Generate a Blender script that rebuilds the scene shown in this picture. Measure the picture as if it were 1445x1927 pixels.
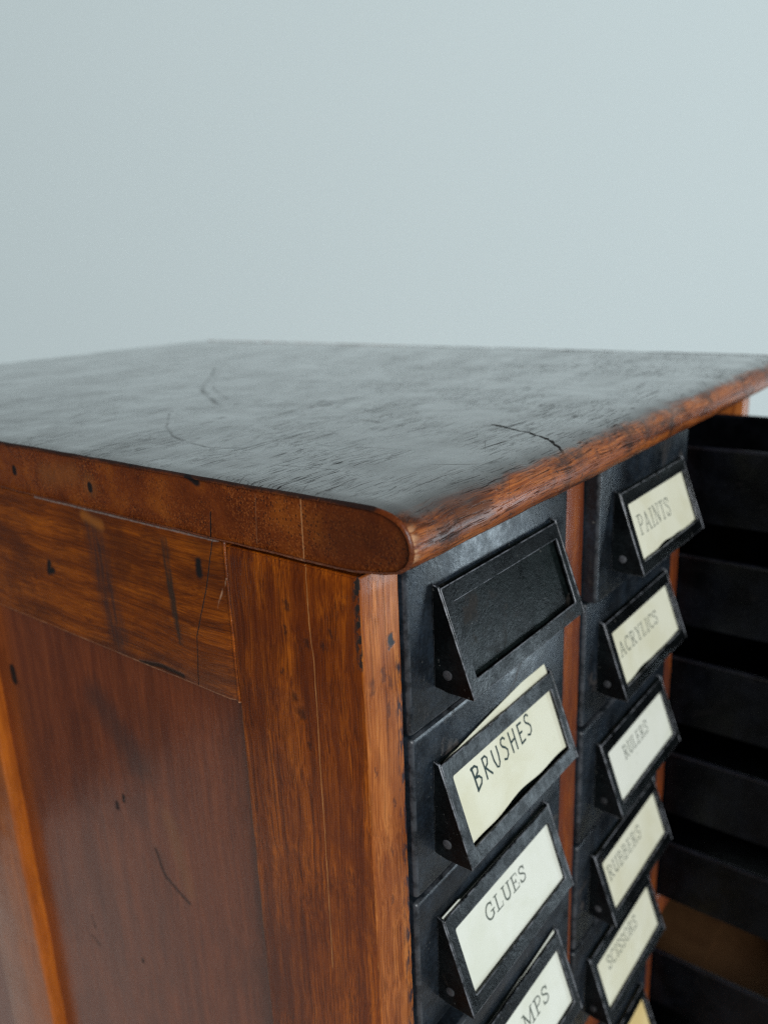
import bpy, bmesh, math, random
from mathutils import Vector, Matrix, noise

random.seed(7)
for o in list(bpy.data.objects):
    bpy.data.objects.remove(o, do_unlink=True)
scene = bpy.context.scene
col = scene.collection

# ------------------------------------------------------------------ camera
CAM = Vector((-0.1531, -0.1305, 0.0759))
FW = Vector((0.75212889, 0.59558865, -0.28209269))
RT = Vector((0.6112071, -0.79049173, -0.03935366))
UP = Vector((0.24643054, 0.14281803, 0.95857968))
cd = bpy.data.cameras.new('camera')
cam = bpy.data.objects.new('camera', cd)
col.objects.link(cam)
cam.matrix_world = Matrix(((RT.x, UP.x, -FW.x, CAM.x), (RT.y, UP.y, -FW.y, CAM.y),
                           (RT.z, UP.z, -FW.z, CAM.z), (0, 0, 0, 1)))
cd.sensor_fit = 'HORIZONTAL'
cd.sensor_width = 36.0
cd.lens = 36.0 * 1531.8 / 1445.0
cd.clip_start = 0.01
cd.clip_end = 50.0
cd.dof.use_dof = True
cd.dof.focus_distance = 0.240
cd.dof.aperture_fstop = 14.5
scene.camera = cam

# ------------------------------------------------------------------ world and light
world = bpy.data.worlds.new('World')
scene.world = world
world.use_nodes = True
bg = world.node_tree.nodes['Background']
bg.inputs[0].default_value = (0.80, 0.90, 1.0, 1)
bg.inputs[1].default_value = 0.05

def area(name, loc, target, sx, sy, power, color):
    l = bpy.data.lights.new(name, 'AREA')
    l.shape = 'RECTANGLE'
    l.size = sx
    l.size_y = sy
    l.energy = power
    l.color = color
    o = bpy.data.objects.new(name, l)
    col.objects.link(o)
    o.location = loc
    o.rotation_euler = (Vector(target) - Vector(loc)).to_track_quat('-Z', 'Y').to_euler()
    return o

# daylight window behind and to the left of the photographer
area('window_light', (-2.6, -4.4, 1.7), (0.4, 0.4, 0.0), 3.0, 2.4, 362.0, (0.94, 0.985, 1.0))
# added unseen lamp, low on the right, for sheen on the drawer fronts
area('side_sheen_light', (3.6, -2.9, -1.0), (0.1, 0.0, -0.1), 2.0, 1.3, 75.0, (0.74, 0.90, 1.0))

scene.view_settings.view_transform = 'Standard'
scene.view_settings.look = 'None'
scene.view_settings.exposure = 0.0
scene.view_settings.gamma = 1.0
scene.view_settings.use_curve_mapping = False
scene.render.engine = 'CYCLES'
scene.cycles.use_denoising = False
scene.cycles.pixel_filter_type = 'BLACKMAN_HARRIS'
scene.cycles.filter_width = 1.3
scene.cycles.sample_clamp_indirect = 4.0

# ------------------------------------------------------------------ measures (metres)
W, D, T = 0.3793, 0.504, 0.0194          # carcass width and depth, top thickness
COLS = [(0.0170, 0.1228), (0.1401, 0.2464), (0.2618, 0.3649)]
ROWS = [0.0, -0.0587, -0.1187, -0.1787, -0.2387, -0.3190, -0.3790, -0.4390]
Z_RAIL = (-0.2987, -0.3190)
Z_BOT = -0.499
FLOOR = -0.560
SW, SR, RH, REC = 0.0527, 0.2326, 0.0552, 0.0071

# ------------------------------------------------------------------ node helpers
class NB:
    def __init__(self, name):
        self.m = bpy.data.materials.new(name)
        self.m.use_nodes = True
        self.t = self.m.node_tree
        self.bsdf = self.t.nodes['Principled BSDF']
        self.tc = self.t.nodes.new('ShaderNodeTexCoord')
        self.co = self.tc.outputs['Object']

    def link(self, a, b):
        if hasattr(a, 'is_output') or isinstance(a, bpy.types.NodeSocket):
            self.t.links.new(a, b)
        else:
            if b.type == 'RGBA' and len(a) == 3:
                a = (*a, 1)
            b.default_value = a

    def shift(self):
        oi = self.t.nodes.new('ShaderNodeObjectInfo')
        s = self.vm('SCALE', (1.0, 0.73, 1.31), s=self.math('MULTIPLY', oi.outputs['Random'], 3.7))
        self.co = self.vm('ADD', self.co, s)

    def math(self, op, a, b=0.5, clamp=False):
        n = self.t.nodes.new('ShaderNodeMath')
        n.operation = op
        n.use_clamp = clamp
        self.link(a, n.inputs[0])
        self.link(b, n.inputs[1])
        return n.outputs[0]

    def vm(self, op, a, b=None, s=None):
        n = self.t.nodes.new('ShaderNodeVectorMath')
        n.operation = op
        self.link(a, n.inputs[0])
        if b is not None:
            self.link(b, n.inputs[1])
        if s is not None:
            self.link(s, n.inputs['Scale'])
        return n.outputs['Value'] if op in ('LENGTH', 'DOT_PRODUCT', 'DISTANCE') else n.outputs[0]

    def scaled(self, sc, co=None, loc=(0, 0, 0), rot=(0, 0, 0)):
        n = self.t.nodes.new('ShaderNodeMapping')
        self.link(co or self.co, n.inputs[0])
        n.inputs['Location'].default_value = loc
        n.inputs['Rotation'].default_value = rot
        n.inputs['Scale'].default_value = sc
        return n.outputs[0]

    def noise(self, co, scale=1.0, detail=3.0, rough=0.5, dist=0.0, color=False):
        n = self.t.nodes.new('ShaderNodeTexNoise')
        self.link(co, n.inputs['Vector'])
        n.inputs['Scale'].default_value = scale
        n.inputs['Detail'].default_value = detail
        n.inputs['Roughness'].default_value = rough
        n.inputs['Distortion'].default_value = dist
        return n.outputs['Color' if color else 'Fac']

    def voronoi(self, co, scale=1.0, rnd=1.0):
        n = self.t.nodes.new('ShaderNodeTexVoronoi')
        self.link(co, n.inputs['Vector'])
        n.inputs['Scale'].default_value = scale
        n.inputs['Randomness'].default_value = rnd
        return n.outputs['Distance'], n.outputs['Color']

    def rng(self, v, a, b, c=0.0, d=1.0):
        n = self.t.nodes.new('ShaderNodeMapRange')
        n.interpolation_type = 'SMOOTHSTEP'
        self.link(v, n.inputs[0])
        for i, x in enumerate((a, b, c, d)):
            self.link(x, n.inputs[i + 1])
        return n.outputs[0]

    def mix(self, f, a, b, mode='MIX'):
        n = self.t.nodes.new('ShaderNodeMix')
        n.data_type = 'RGBA'
        n.blend_type = mode
        self.link(f, n.inputs[0])
        self.link(a, n.inputs[6])
        self.link(b, n.inputs[7])
        return n.outputs[2]

    def mixf(self, f, a, b):
        n = self.t.nodes.new('ShaderNodeMix')
        self.link(f, n.inputs[0])
        self.link(a, n.inputs[2])
        self.link(b, n.inputs[3])
        return n.outputs[0]

    def ramp(self, f, stops):
        n = self.t.nodes.new('ShaderNodeValToRGB')
        self.link(f, n.inputs[0])
        e = n.color_ramp.elements
        while len(e) < len(stops):
            e.new(0.5)
        for x, (p, c) in zip(e, stops):
            x.position = p
            x.color = (*c, 1)
        return n.outputs[0]

    def mx(self, *s):
        r = s[0]
        for x in s[1:]:
            r = self.math('MAXIMUM', r, x)
        return r

    def bump(self, h, strength, dist, prev=None):
        n = self.t.nodes.new('ShaderNodeBump')
        n.inputs['Strength'].default_value = strength
        n.inputs['Distance'].default_value = dist
        self.link(h, n.inputs['Height'])
        if prev is not None:
            self.link(prev, n.inputs['Normal'])
        return n.outputs[0]

    def flat(self, axis, wob=0.0, wscale=60.0):
        """object coordinates with one axis flattened, slightly wobbled (for drawn marks)"""
        v = self.co
        if wob:
            c = self.noise(self.co, wscale, 3, 0.6, color=True)
            c = self.vm('SUBTRACT', c, (0.5, 0.5, 0.5))
            v = self.vm('ADD', v, self.vm('SCALE', c, s=wob))
        k = [1, 1, 1]
        k[axis] = 0
        return self.vm('MULTIPLY', v, tuple(k))

    def line(self, v, axis, pts, w, soft=0.5):
        """mask of a polyline; pts are 2-D in the two axes left over, millimetres; w half-width in mm"""
        ax = [i for i in range(3) if i != axis]

        def to3(p):
            r = [0.0, 0.0, 0.0]
            r[ax[0]] = p[0] / 1000
            r[ax[1]] = p[1] / 1000
            return Vector(r)
        best = None
        if getattr(self, 'chain', None) is not None:      # keeps the marks evaluated one after the other
            v = self.vm('ADD', v, self.vm('SCALE', (1e-9, 1e-9, 1e-9), s=self.chain))
        if len(pts) == 1:
            best = self.vm('LENGTH', self.vm('SUBTRACT', v, tuple(to3(pts[0]))))
        for p0, p1 in zip(pts, pts[1:]):
            a, b = to3(p0), to3(p1)
            ba = b - a
            vv = v if best is None else self.vm('ADD', v, self.vm('SCALE', (1e-9, 1e-9, 1e-9), s=best))
            pa = self.vm('SUBTRACT', vv, tuple(a))
            h = self.math('MULTIPLY', self.vm('DOT_PRODUCT', pa, tuple(ba)), 1 / max(ba.length_squared, 1e-12), True)
            dd = self.vm('LENGTH', self.vm('SUBTRACT', pa, self.vm('SCALE', tuple(ba), s=h)))
            best = dd if best is None else self.math('MINIMUM', best, dd)
        w /= 1000
        self.chain = self.rng(best, w * (1 - soft), w * (1 + soft), 1.0, 0.0)
        return self.chain

    def out(self, base, rough, normal=None, coat=0.0, coat_rough=0.1, metal=0.0, spec=0.5):
        b = self.bsdf.inputs
        self.link(base, b['Base Color'])
        self.link(rough, b['Roughness'])
        if normal is not None:
            self.link(normal, b['Normal'])
        self.link(coat, b['Coat Weight'])
        self.link(coat_rough, b['Coat Roughness'])
        b['Metallic'].default_value = metal
        self.link(spec, b['Specular IOR Level'])
        return self.m


def wood(name, axis, dark, mid, light, rough=0.36, coat=0.5, coat_rough=0.14, pore=0.75, blotch=0.55,
         blotch_col=None, marks=None, bump=0.5, random_shift=False, spots=0.8, fig=1.0, lines=0.5, spec=0.28):
    """varnished wood, grain running along axis 0/1/2"""
    n = NB(name)
    if random_shift:
        n.shift()

    def an(al, ac):
        s = [ac, ac, ac]
        s[axis] = al
        return tuple(s)
    warp = n.noise(n.co, 22, 2, 0.5, color=True)
    warp = n.vm('SCALE', n.vm('SUBTRACT', warp, (0.5, 0.5, 0.5)), s=0.006)
    wc = n.vm('ADD', n.co, warp)
    figure = n.noise(n.scaled(an(9, 240), wc), 1, 5, 0.62, 0.4)
    fibre = n.noise(n.scaled(an(42, 2300), wc), 1, 3, 0.65)
    f = n.math('ADD', n.math('MULTIPLY', figure, 0.62 * fig), n.math('MULTIPLY', fibre, 0.52))
    f = n.math('ADD', f, 0.31 * (1 - fig))
    c = n.ramp(f, [(0.40, dark), (0.56, mid), (0.74, light)])
    # open pores: short dark dashes along the grain
    pm = n.rng(n.noise(n.scaled(an(95, 3000), wc, (3, 7, 1)), 1, 1, 0.5), 0.57, 0.70)
    pz = n.rng(n.noise(n.co, 40, 2, 0.5), 0.35, 0.6)
    pm = n.math('MULTIPLY', pm, n.math('MULTIPLY', pz, pore))
    c = n.mix(pm, c, tuple(x * 0.22 for x in dark))
    # fine dark growth lines
    gl = n.rng(n.noise(n.scaled(an(16, 1350), wc, (1, 5, 8)), 1, 3, 0.7), 0.50, 0.64)
    c = n.mix(n.math('MULTIPLY', gl, lines), c, tuple(x * 0.45 for x in dark))
    # uneven old stain
    bl = n.noise(n.scaled(an(17, 44), n.co, (5, 2, 9)), 1, 5, 0.66, 0.5)
    c = n.mix(n.math('MULTIPLY', n.rng(bl, 0.40, 0.64), blotch), c, blotch_col or tuple(x * 0.55 for x in dark))
    # knocks and ink spots
    vd, vc = n.voronoi(n.vm('ADD', n.co, n.vm('SCALE', n.noise(n.co, 300, 2, 0.5, color=True), s=0.004)), 75)
    sel = n.rng(n.vm('DOT_PRODUCT', vc, (0.6, 0.4, 0.0)), 0.78, 0.84)
    sp = n.math('MULTIPLY', n.math('MULTIPLY', n.rng(vd, 0.06, 0.16, 1.0, 0.0), sel), spots)
    c = n.mix(sp, c, (0.012, 0.008, 0.007))
    r = n.mixf(n.noise(n.scaled(an(20, 60)), 1, 3, 0.6), rough - 0.08, rough + 0.10)
    r = n.mixf(sp, r, 0.7)
    cr = n.mixf(n.noise(n.scaled(an(25, 90)), 1, 4, 0.65), coat_rough * 0.6, coat_rough * 1.5)
    hgt = n.math('SUBTRACT', n.math('MULTIPLY', fibre, 0.35), n.math('ADD', n.math('MULTIPLY', pm, 0.8), sp))
    cw = n.mixf(n.math('MAXIMUM', pm, sp), coat, coat * 0.3)
    if marks:
        for mask, colr, rgh, deep in marks(n):
            c = n.mix(mask, c, colr)
            if rgh is not None:
                r = n.mixf(mask, r, rgh)
                cw = n.mixf(mask, cw, 0.05)
            if deep:
                hgt = n.math('SUBTRACT', hgt, n.math('MULTIPLY', mask, deep))
    nr = n.bump(n.noise(n.scaled(an(30, 70)), 1, 2, 0.5), 0.25, 0.0012)
    nr = n.bump(hgt, bump, 0.00022, nr)
    n.out(c, r, nr, cw, cr, spec=spec)
    n.t.links.new(nr, n.bsdf.inputs['Coat Normal'])
    return n.m


INK = (0.010, 0.008, 0.008)

# ---- wood of the left side: rail, stile, panel
def rail_marks(n):
    v = n.flat(0, 0.003, 90)
    s = n.flat(0, 0.0006, 300)
    g = n.noise(n.scaled((1, 500, 60)), 1, 3, 0.6)
    br = n.rng(g, 0.40, 0.62)
    return [
        (n.math('MULTIPLY', n.line(v, 0, [(122, -8), (121, -28), (117, -48)], 5.5, 0.6), n.mixf(br, 0.35, 0.75)), (0.035, 0.020, 0.018), None, 0),
        (n.math('MULTIPLY', n.line(v, 0, [(82.5, -5), (82, -22), (80, -40)], 1.7, 0.5), n.mixf(br, 0.35, 0.9)), (0.030, 0.020, 0.014), None, 0),
        (n.line(s, 0, [(57.4, 2), (63.4, -17.5), (71, -36), (73.2, -54.4)], 0.22, 0.5), (0.02, 0.010, 0.006), 0.6, 1.0),
        (n.math('MULTIPLY', n.line(s, 0, [(53.6, -12.3), (57, -19), (60.5, -26)], 0.30, 0.6), br), (0.32, 0.17, 0.10), 0.6, 0.3),
        (n.line(v, 0, [(157, -27), (158, -31), (155, -30)], 1.5, 0.7), INK, 0.6, 0.3),
        (n.line(v, 0, [(66, -9), (66.3, -13)], 1.5, 0.6), INK, 0.6, 0.5),
        (n.math('MULTIPLY', n.line(v, 0, [(128, -3.6), (118, -5.0)], 1.8, 0.9), 0.5), (0.42, 0.14, 0.02), None, 0),
        (n.line(s, 0, [(105, -54.6), (92, -52.8), (81, -53.4)], 0.8, 0.6), (0.02, 0.008, 0.004), 0.6, 1.0),
        (n.math('MULTIPLY', n.line(s, 0, [(40, -54.9), (240, -54.9)], 0.35, 0.5), n.mixf(br, 0.5, 1.0)), (0.42, 0.20, 0.10), 0.5, 0),
        (n.math('MULTIPLY', n.line(s, 0, [(160, -0.5), (88, -0.4), (56, -0.3)], 0.55, 0.4), n.mixf(br, 0.6, 1.0)), (0.22, 0.17, 0.15), 0.8, 0),
    ]


def stile_marks(n):
    s = n.flat(0, 0.0006, 200)
    v = n.flat(0, 0.0042, 420)
    g = n.rng(n.noise(n.scaled((1, 300, 90)), 1, 3, 0.6), 0.38, 0.6)
    L = [(n.math('MULTIPLY', n.line(s, 0, [(19.4, 0.5), (19.4, -23), (18.6, -31.4), (19.1, -64), (19.1, -89), (19.8, -141)], 0.16, 0.6), n.mixf(g, 0.55, 1.0)), (0.50, 0.22, 0.07), 0.6, 0.2)]
    for y, z, r in [(28.5, -15.4, 1.0), (20.9, -26.0, .8), (14.9, -24.8, .7), (27.8, -45, 1.0), (25.1, -49.7, 1.2), (29.3, -23.3, .6), (31.8, -37.3, .6), (11.6, -20.1, .7), (23, -60, .6)]:
        L.append((n.math('MULTIPLY', n.line(v, 0, [(y, z + .8), (y, z - .8)], r, 0.95), 0.7), (0.022, 0.007, 0.004), 0.6, 0.4))
    # chipped, blackened front arris below the top
    ch = n.rng(n.noise(n.scaled((600, 600, 420)), 1, 3, 0.6), 0.40, 0.52)
    L.append((n.math('MULTIPLY', n.line(n.flat(0, 0.003, 400), 0, [(0.4, 0), (0.5, -20), (0.0, -27)], 1.9, 0.6), ch), (0.015, 0.010, 0.008), 0.8, 1.0))
    L.append((n.math('MULTIPLY', n.line(s, 0, [(0, -22), (0, -200)], 0.35, 0.6), n.mixf(ch, 0.9, 0.35)), (0.55, 0.22, 0.05), 0.45, 0))
    L.append((n.math('MULTIPLY', n.line(s, 0, [(52.4, -56), (52.4, -300)], 0.3, 0.6), n.mixf(g, 0.3, 0.8)), (0.45, 0.20, 0.08), 0.45, 0))
    return L


def front_marks(n):
    v = n.flat(1, 0.0036, 420)
    s = n.flat(1, 0.0008, 240)
    g = n.rng(n.noise(n.scaled((700, 1, 160)), 1, 3, 0.6), 0.46, 0.60)
    L = [(n.line(v, 1, [(12.3, -23.2), (12.3, -24.8)], 1.5, 0.45), (0.035, 0.035, 0.04), 0.5, 0.6),
         (n.math('MULTIPLY', n.line(s, 1, [(16.6, -32), (16.2, -46), (16.8, -58), (16.4, -140), (16.4, -300)], 2.6, 0.7), g), (0.030, 0.018, 0.022), 0.55, 0.3)]
    for x, z, r in [(3.2, -35, .9), (8.6, -33, .8), (11.5, -37, .7), (10, -45, .6), (3.0, -62, .4), (11, -77, .45), (9, -93, .4), (8, -110, .5)]:
        L.append((n.math('MULTIPLY', n.line(v, 1, [(x, z + 1.5), (x + .3, z - 1.5)], r, 0.95), 0.6), (0.035, 0.012, 0.010), 0.5, 0.3))
    return L


def panel_marks(n):
    v = n.flat(0, 0.003, 120)
    s = n.flat(0, 0.0008, 200)
    return [
        (n.line(v, 0, [(141.2, -130), (141.8, -132)], 0.9, 0.6), INK, 0.5, 0.3),
        (n.line(v, 0, [(147.3, -135.5), (147.5, -138)], 1.2, 0.6), (0.02, 0.012, 0.012), 0.5, 0.3),
        (n.math('MULTIPLY', n.line(v, 0, [(122.9, -148), (121, -155), (118.4, -159), (112, -162), (104.8, -165)], 1.0, 0.8), 0.8), (0.02, 0.012, 0.011), 0.4, 0.2),
        (n.line(s, 0, [(145.6, -217.6), (145.8, -219)], 0.8, 0.5), INK, 0.5, 0.3),
        (n.math('MULTIPLY', n.line(v, 0, [(185, -214), (183, -221)], 0.7, 0.6), 0.7), INK, 0.5, 0.2),
        (n.math('MULTIPLY', n.line(v, 0, [(188, -228), (182, -230)], 0.7, 0.6), 0.7), INK, 0.5, 0.2),
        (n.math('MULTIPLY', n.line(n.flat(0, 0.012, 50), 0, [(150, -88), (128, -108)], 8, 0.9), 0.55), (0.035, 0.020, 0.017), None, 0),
        (n.math('MULTIPLY', n.line(n.flat(0, 0.006, 60), 0, [(112, -128), (104, -158)], 4.0, 0.9), 0.55), (0.20, 0.068, 0.016), None, 0),
        (n.line(s, 0, [(219, -93.2), (219, -98.6)], 2.6, 0.25), (0.008, 0.006, 0.006), 0.6, 0.5),  # dark square painted in as the reflection of a hole in the stile edge
    ]


M_RAIL = wood('rail_wood', 1, (0.085, 0.016, 0.0008), (0.200, 0.042, 0.0018), (0.40, 0.098, 0.004), 0.42, 0.22, 0.12, marks=rail_marks, pore=0.4, blotch=0.75, blotch_col=(0.060, 0.013, 0.003), spots=0.3, lines=0.4)
M_STILE = wood('stile_wood', 2, (0.080, 0.014, 0.0008), (0.235, 0.046, 0.0018), (0.52, 0.125, 0.004), 0.42, 0.26, 0.10, marks=stile_marks, pore=0.6, blotch=0.68, blotch_col=(0.095, 0.015, 0.0015), spots=0.2, lines=0.6)
M_FRONT = wood('front_stile_wood', 2, (0.12, 0.025, 0.004), (0.31, 0.084, 0.014), (0.54, 0.185, 0.042), 0.44, 0.15, 0.20, marks=front_marks, pore=0.55, blotch=0.45, blotch_col=(0.15, 0.030, 0.005), spots=0.4, lines=0.45)
M_DIV = wood('divider_wood', 2, (0.070, 0.014, 0.005), (0.17, 0.036, 0.008), (0.32, 0.085, 0.010), 0.40, 0.25, 0.16, pore=0.4, blotch=0.6, blotch_col=(0.065, 0.022, 0.017), spots=0.7, random_shift=True, lines=0.3)
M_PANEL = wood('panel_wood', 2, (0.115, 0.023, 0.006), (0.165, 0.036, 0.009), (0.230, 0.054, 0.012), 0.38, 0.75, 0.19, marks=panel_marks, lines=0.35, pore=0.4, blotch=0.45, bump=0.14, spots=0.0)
M_MULLION = wood('mid_stile_wood', 2, (0.19, 0.040, 0.0025), (0.30, 0.070, 0.004), (0.40, 0.105, 0.007), 0.38, 0.9, 0.22, pore=0.4, blotch=0.3, bump=0.2, spots=0.1, lines=0.15)
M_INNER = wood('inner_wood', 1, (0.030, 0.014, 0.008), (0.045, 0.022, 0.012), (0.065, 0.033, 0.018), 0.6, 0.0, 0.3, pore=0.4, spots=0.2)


# ---- the top: blackened flat surface, worn orange front edge
def make_top_material():
    n = NB('top_wood')
    sx = n.t.nodes.new('ShaderNodeSeparateXYZ')
    n.link(n.co, sx.inputs[0])
    X, Y, Z = sx.outputs
    warp = n.vm('SCALE', n.vm('SUBTRACT', n.noise(n.co, 22, 2, 0.5, color=True), (0.5, 0.5, 0.5)), s=0.006)
    wc = n.vm('ADD', n.co, warp)
    figure = n.noise(n.scaled((9, 260, 260), wc), 1, 5, 0.62, 0.4)
    fibre = n.noise(n.scaled((45, 2100, 2100), wc), 1, 3, 0.65)
    f = n.math('ADD', n.math('MULTIPLY', figure, 0.62), n.math('MULTIPLY', fibre, 0.52))
    edge = n.ramp(f, [(0.40, (0.045, 0.009, 0.002)), (0.55, (0.20, 0.045, 0.006)), (0.74, (0.46, 0.14, 0.026))])
    flat = n.ramp(f, [(0.40, (0.011, 0.008, 0.006)), (0.55, (0.020, 0.014, 0.010)), (0.74, (0.042, 0.028, 0.019))])
    # where the black patina has been rubbed away along the front
    nz = n.noise(n.scaled((40, 130, 130)), 1, 4, 0.65, 0.6)
    lim = n.math('ADD', Y, n.math('MULTIPLY', n.math('SUBTRACT', nz, 0.5), 0.011))
    worn = n.rng(lim, -0.0172, -0.0120, 1.0, 0.0)
    c = n.mix(worn, flat, edge)
    # soot-dark patches left on the worn edge
    bl = n.noise(n.scaled((55, 80, 80), n.co, (2.1, 5, 3)), 1, 6, 0.68, 0.25)
    dk = n.math('MAXIMUM', n.rng(bl, 0.43, 0.66), n.math('MULTIPLY', n.line(n.flat(1, 0.008, 120), 1, [(20, 14), (33, 13)], 5.0, 0.95), 0.8))
    c = n.mix(n.math('MULTIPLY', dk, 0.85), c, (0.022, 0.010, 0.007))
    sm = n.noise(n.scaled((260, 330, 330), n.co, (7, 1, 3)), 1, 3, 0.6, 0.5)
    sd = n.rng(sm, 0.63, 0.70)
    c = n.mix(n.math('MULTIPLY', sd, 0.8), c, (0.015, 0.008, 0.006))
    # pores and short grain scratches
    p1 = n.rng(n.noise(n.scaled((90, 2600, 2600), wc, (3, 7, 1)), 1, 2, 0.5), 0.56, 0.68)
    p2 = n.rng(n.noise(n.scaled((40, 900, 900), wc, (9, 2, 4)), 1, 3, 0.6), 0.575, 0.69)
    zone = n.math('MULTIPLY', n.rng(n.noise(n.scaled((22, 40, 40)), 1, 3, 0.6), 0.36, 0.62), n.rng(Y, 0.03, 0.26, 1.0, 0.45))
    sc = n.math('MULTIPLY', n.math('MAXIMUM', n.math('MULTIPLY', p1, 0.8), p2), zone)
    # cross scratches in two other directions
    for rot, loc in ((0.9, (1, 4, 2)), (-0.55, (6, 3, 8)), (0.35, (2, 8, 8))):
        q = n.noise(n.scaled((18, 700, 1), n.scaled((1, 1, 1), n.co, loc, (0, 0, rot))), 1, 1, 0.5)
        qz = n.rng(n.noise(n.co, 34, 2, 0.5), 0.50, 0.62)
        sc = n.math('MAXIMUM', sc, n.math('MULTIPLY', n.math('MULTIPLY', n.rng(q, 0.69, 0.76), qz), 0.5))
    v = n.flat(2, 0.0035, 60)
    s = n.flat(2, 0.0012, 160)
    L = [n.line(v, 2, [(215, 304), (192, 276), (166, 250), (143, 228), (130, 214), (117, 194), (95, 159)], 1.3, 0.95),
         n.math('MULTIPLY', n.line(v, 2, [(205, 285), (170, 249), (149, 228), (137, 213), (125, 194), (112, 172)], 0.9, 0.95), 0.6),
         n.line(s, 2, [(71, 166), (50, 141), (37.5, 121), (31, 100), (29.8, 94), (31, 87), (35.5, 80)], 0.55, 0.9),
         n.line(s, 2, [(97, 74), (95.6, 62), (94, 54)], 0.40, 0.6),
         n.line(s, 2, [(75.6, 94.4), (97.7, 84), (92.4, 52.5)], 0.35, 0.6),
         n.line(s, 2, [(70, 178), (86.6, 169)], 0.8, 0.7),
         n.line(s, 2, [(20, 60), (26, 28)], 0.25, 0.6), n.line(s, 2, [(48, 70), (60, 24)], 0.22, 0.6),
         n.line(s, 2, [(130, 60), (150, 30)], 0.35, 0.6), n.line(s, 2, [(10, 92), (28, 74)], 0.25, 0.6)]
    for x, y, r in [(73.9, 135.3, 2.2), (16.3, 46.4, 1.4), (151, 150, 1.6), (127, 125, 2.4), (38.6, 109, 1.6), (88, -4, 1.4), (205, 60, 2), (140, 4, 1.5), (166, -8, 1.6), (58, 30, 1.0)]:
        L.append(n.line(v, 2, [(x - r, y), (x + r, y + .5)], r * 0.5, 0.9))
    split = n.math('MULTIPLY', n.line(n.flat(2, 0.004, 260), 2, [(111, 24), (105, 12.7), (102, 3.8), (96, -5), (90, -13), (86, -19)], 0.75, 0.5), n.rng(Y, -0.0172, -0.0128))
    lm = n.math('MULTIPLY', n.mx(*L), n.mixf(n.rng(n.noise(n.co, 140, 3, 0.6), 0.35, 0.65), 0.05, 0.62))
    lm = n.math('MAXIMUM', lm, split)
    allm = n.math('MAXIMUM', sc, lm, True)
    c = n.mix(n.math('MULTIPLY', allm, 0.85), c, (0.007, 0.005, 0.005))
    # chipped light wood at the very corner
    cy = n.vm('MULTIPLY', n.co, (1, 0, 1))
    chip = n.math('MULTIPLY', n.rng(X, 0.0005, 0.0035, 1.0, 0.0), n.rng(Y, -0.0168, -0.0152, 1.0, 0.0))
    chip = n.math('MULTIPLY', chip, n.rng(n.noise(n.scaled((200, 500, 900)), 1, 2, 0.5), 0.42, 0.6))
    c = n.mix(chip, c, (0.42, 0.22, 0.11))
    ro = n.mixf(n.noise(n.scaled((30, 70, 70)), 1, 4, 0.65), 0.16, 0.34)
    ro = n.mixf(worn, ro, 0.48)
    ro = n.mixf(allm, ro, 0.75)
    spec = n.mixf(allm, n.mixf(worn, 0.22, 0.36), 0.08)
    h = n.math('SUBTRACT', n.math('MULTIPLY', fibre, 0.30), n.math('MULTIPLY', allm, 1.2))
    h = n.math('SUBTRACT', h, n.math('MULTIPLY', sd, 0.6))
    nr = n.bump(n.noise(n.scaled((45, 90, 90)), 1, 3, 0.55), 0.16, 0.0012)
    nr = n.bump(h, 0.40, 0.00022, nr)
    cw = n.mixf(allm, n.mixf(worn, n.mixf(n.rng(n.noise(n.scaled((14, 30, 30), n.co, (8, 3, 1)), 1, 5, 0.65), 0.46, 0.72), 1.0, 0.66), 0.08), 0.03)
    crr = n.mixf(n.noise(n.scaled((26, 60, 60), n.co, (4, 4, 1)), 1, 5, 0.7), 0.03, 0.18)
    n.out(c, ro, nr, cw, crr, spec=spec)
    n.bsdf.inputs['Coat IOR'].default_value = 1.58
    n.t.links.new(nr, n.bsdf.inputs['Coat Normal'])
    return n.m


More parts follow.
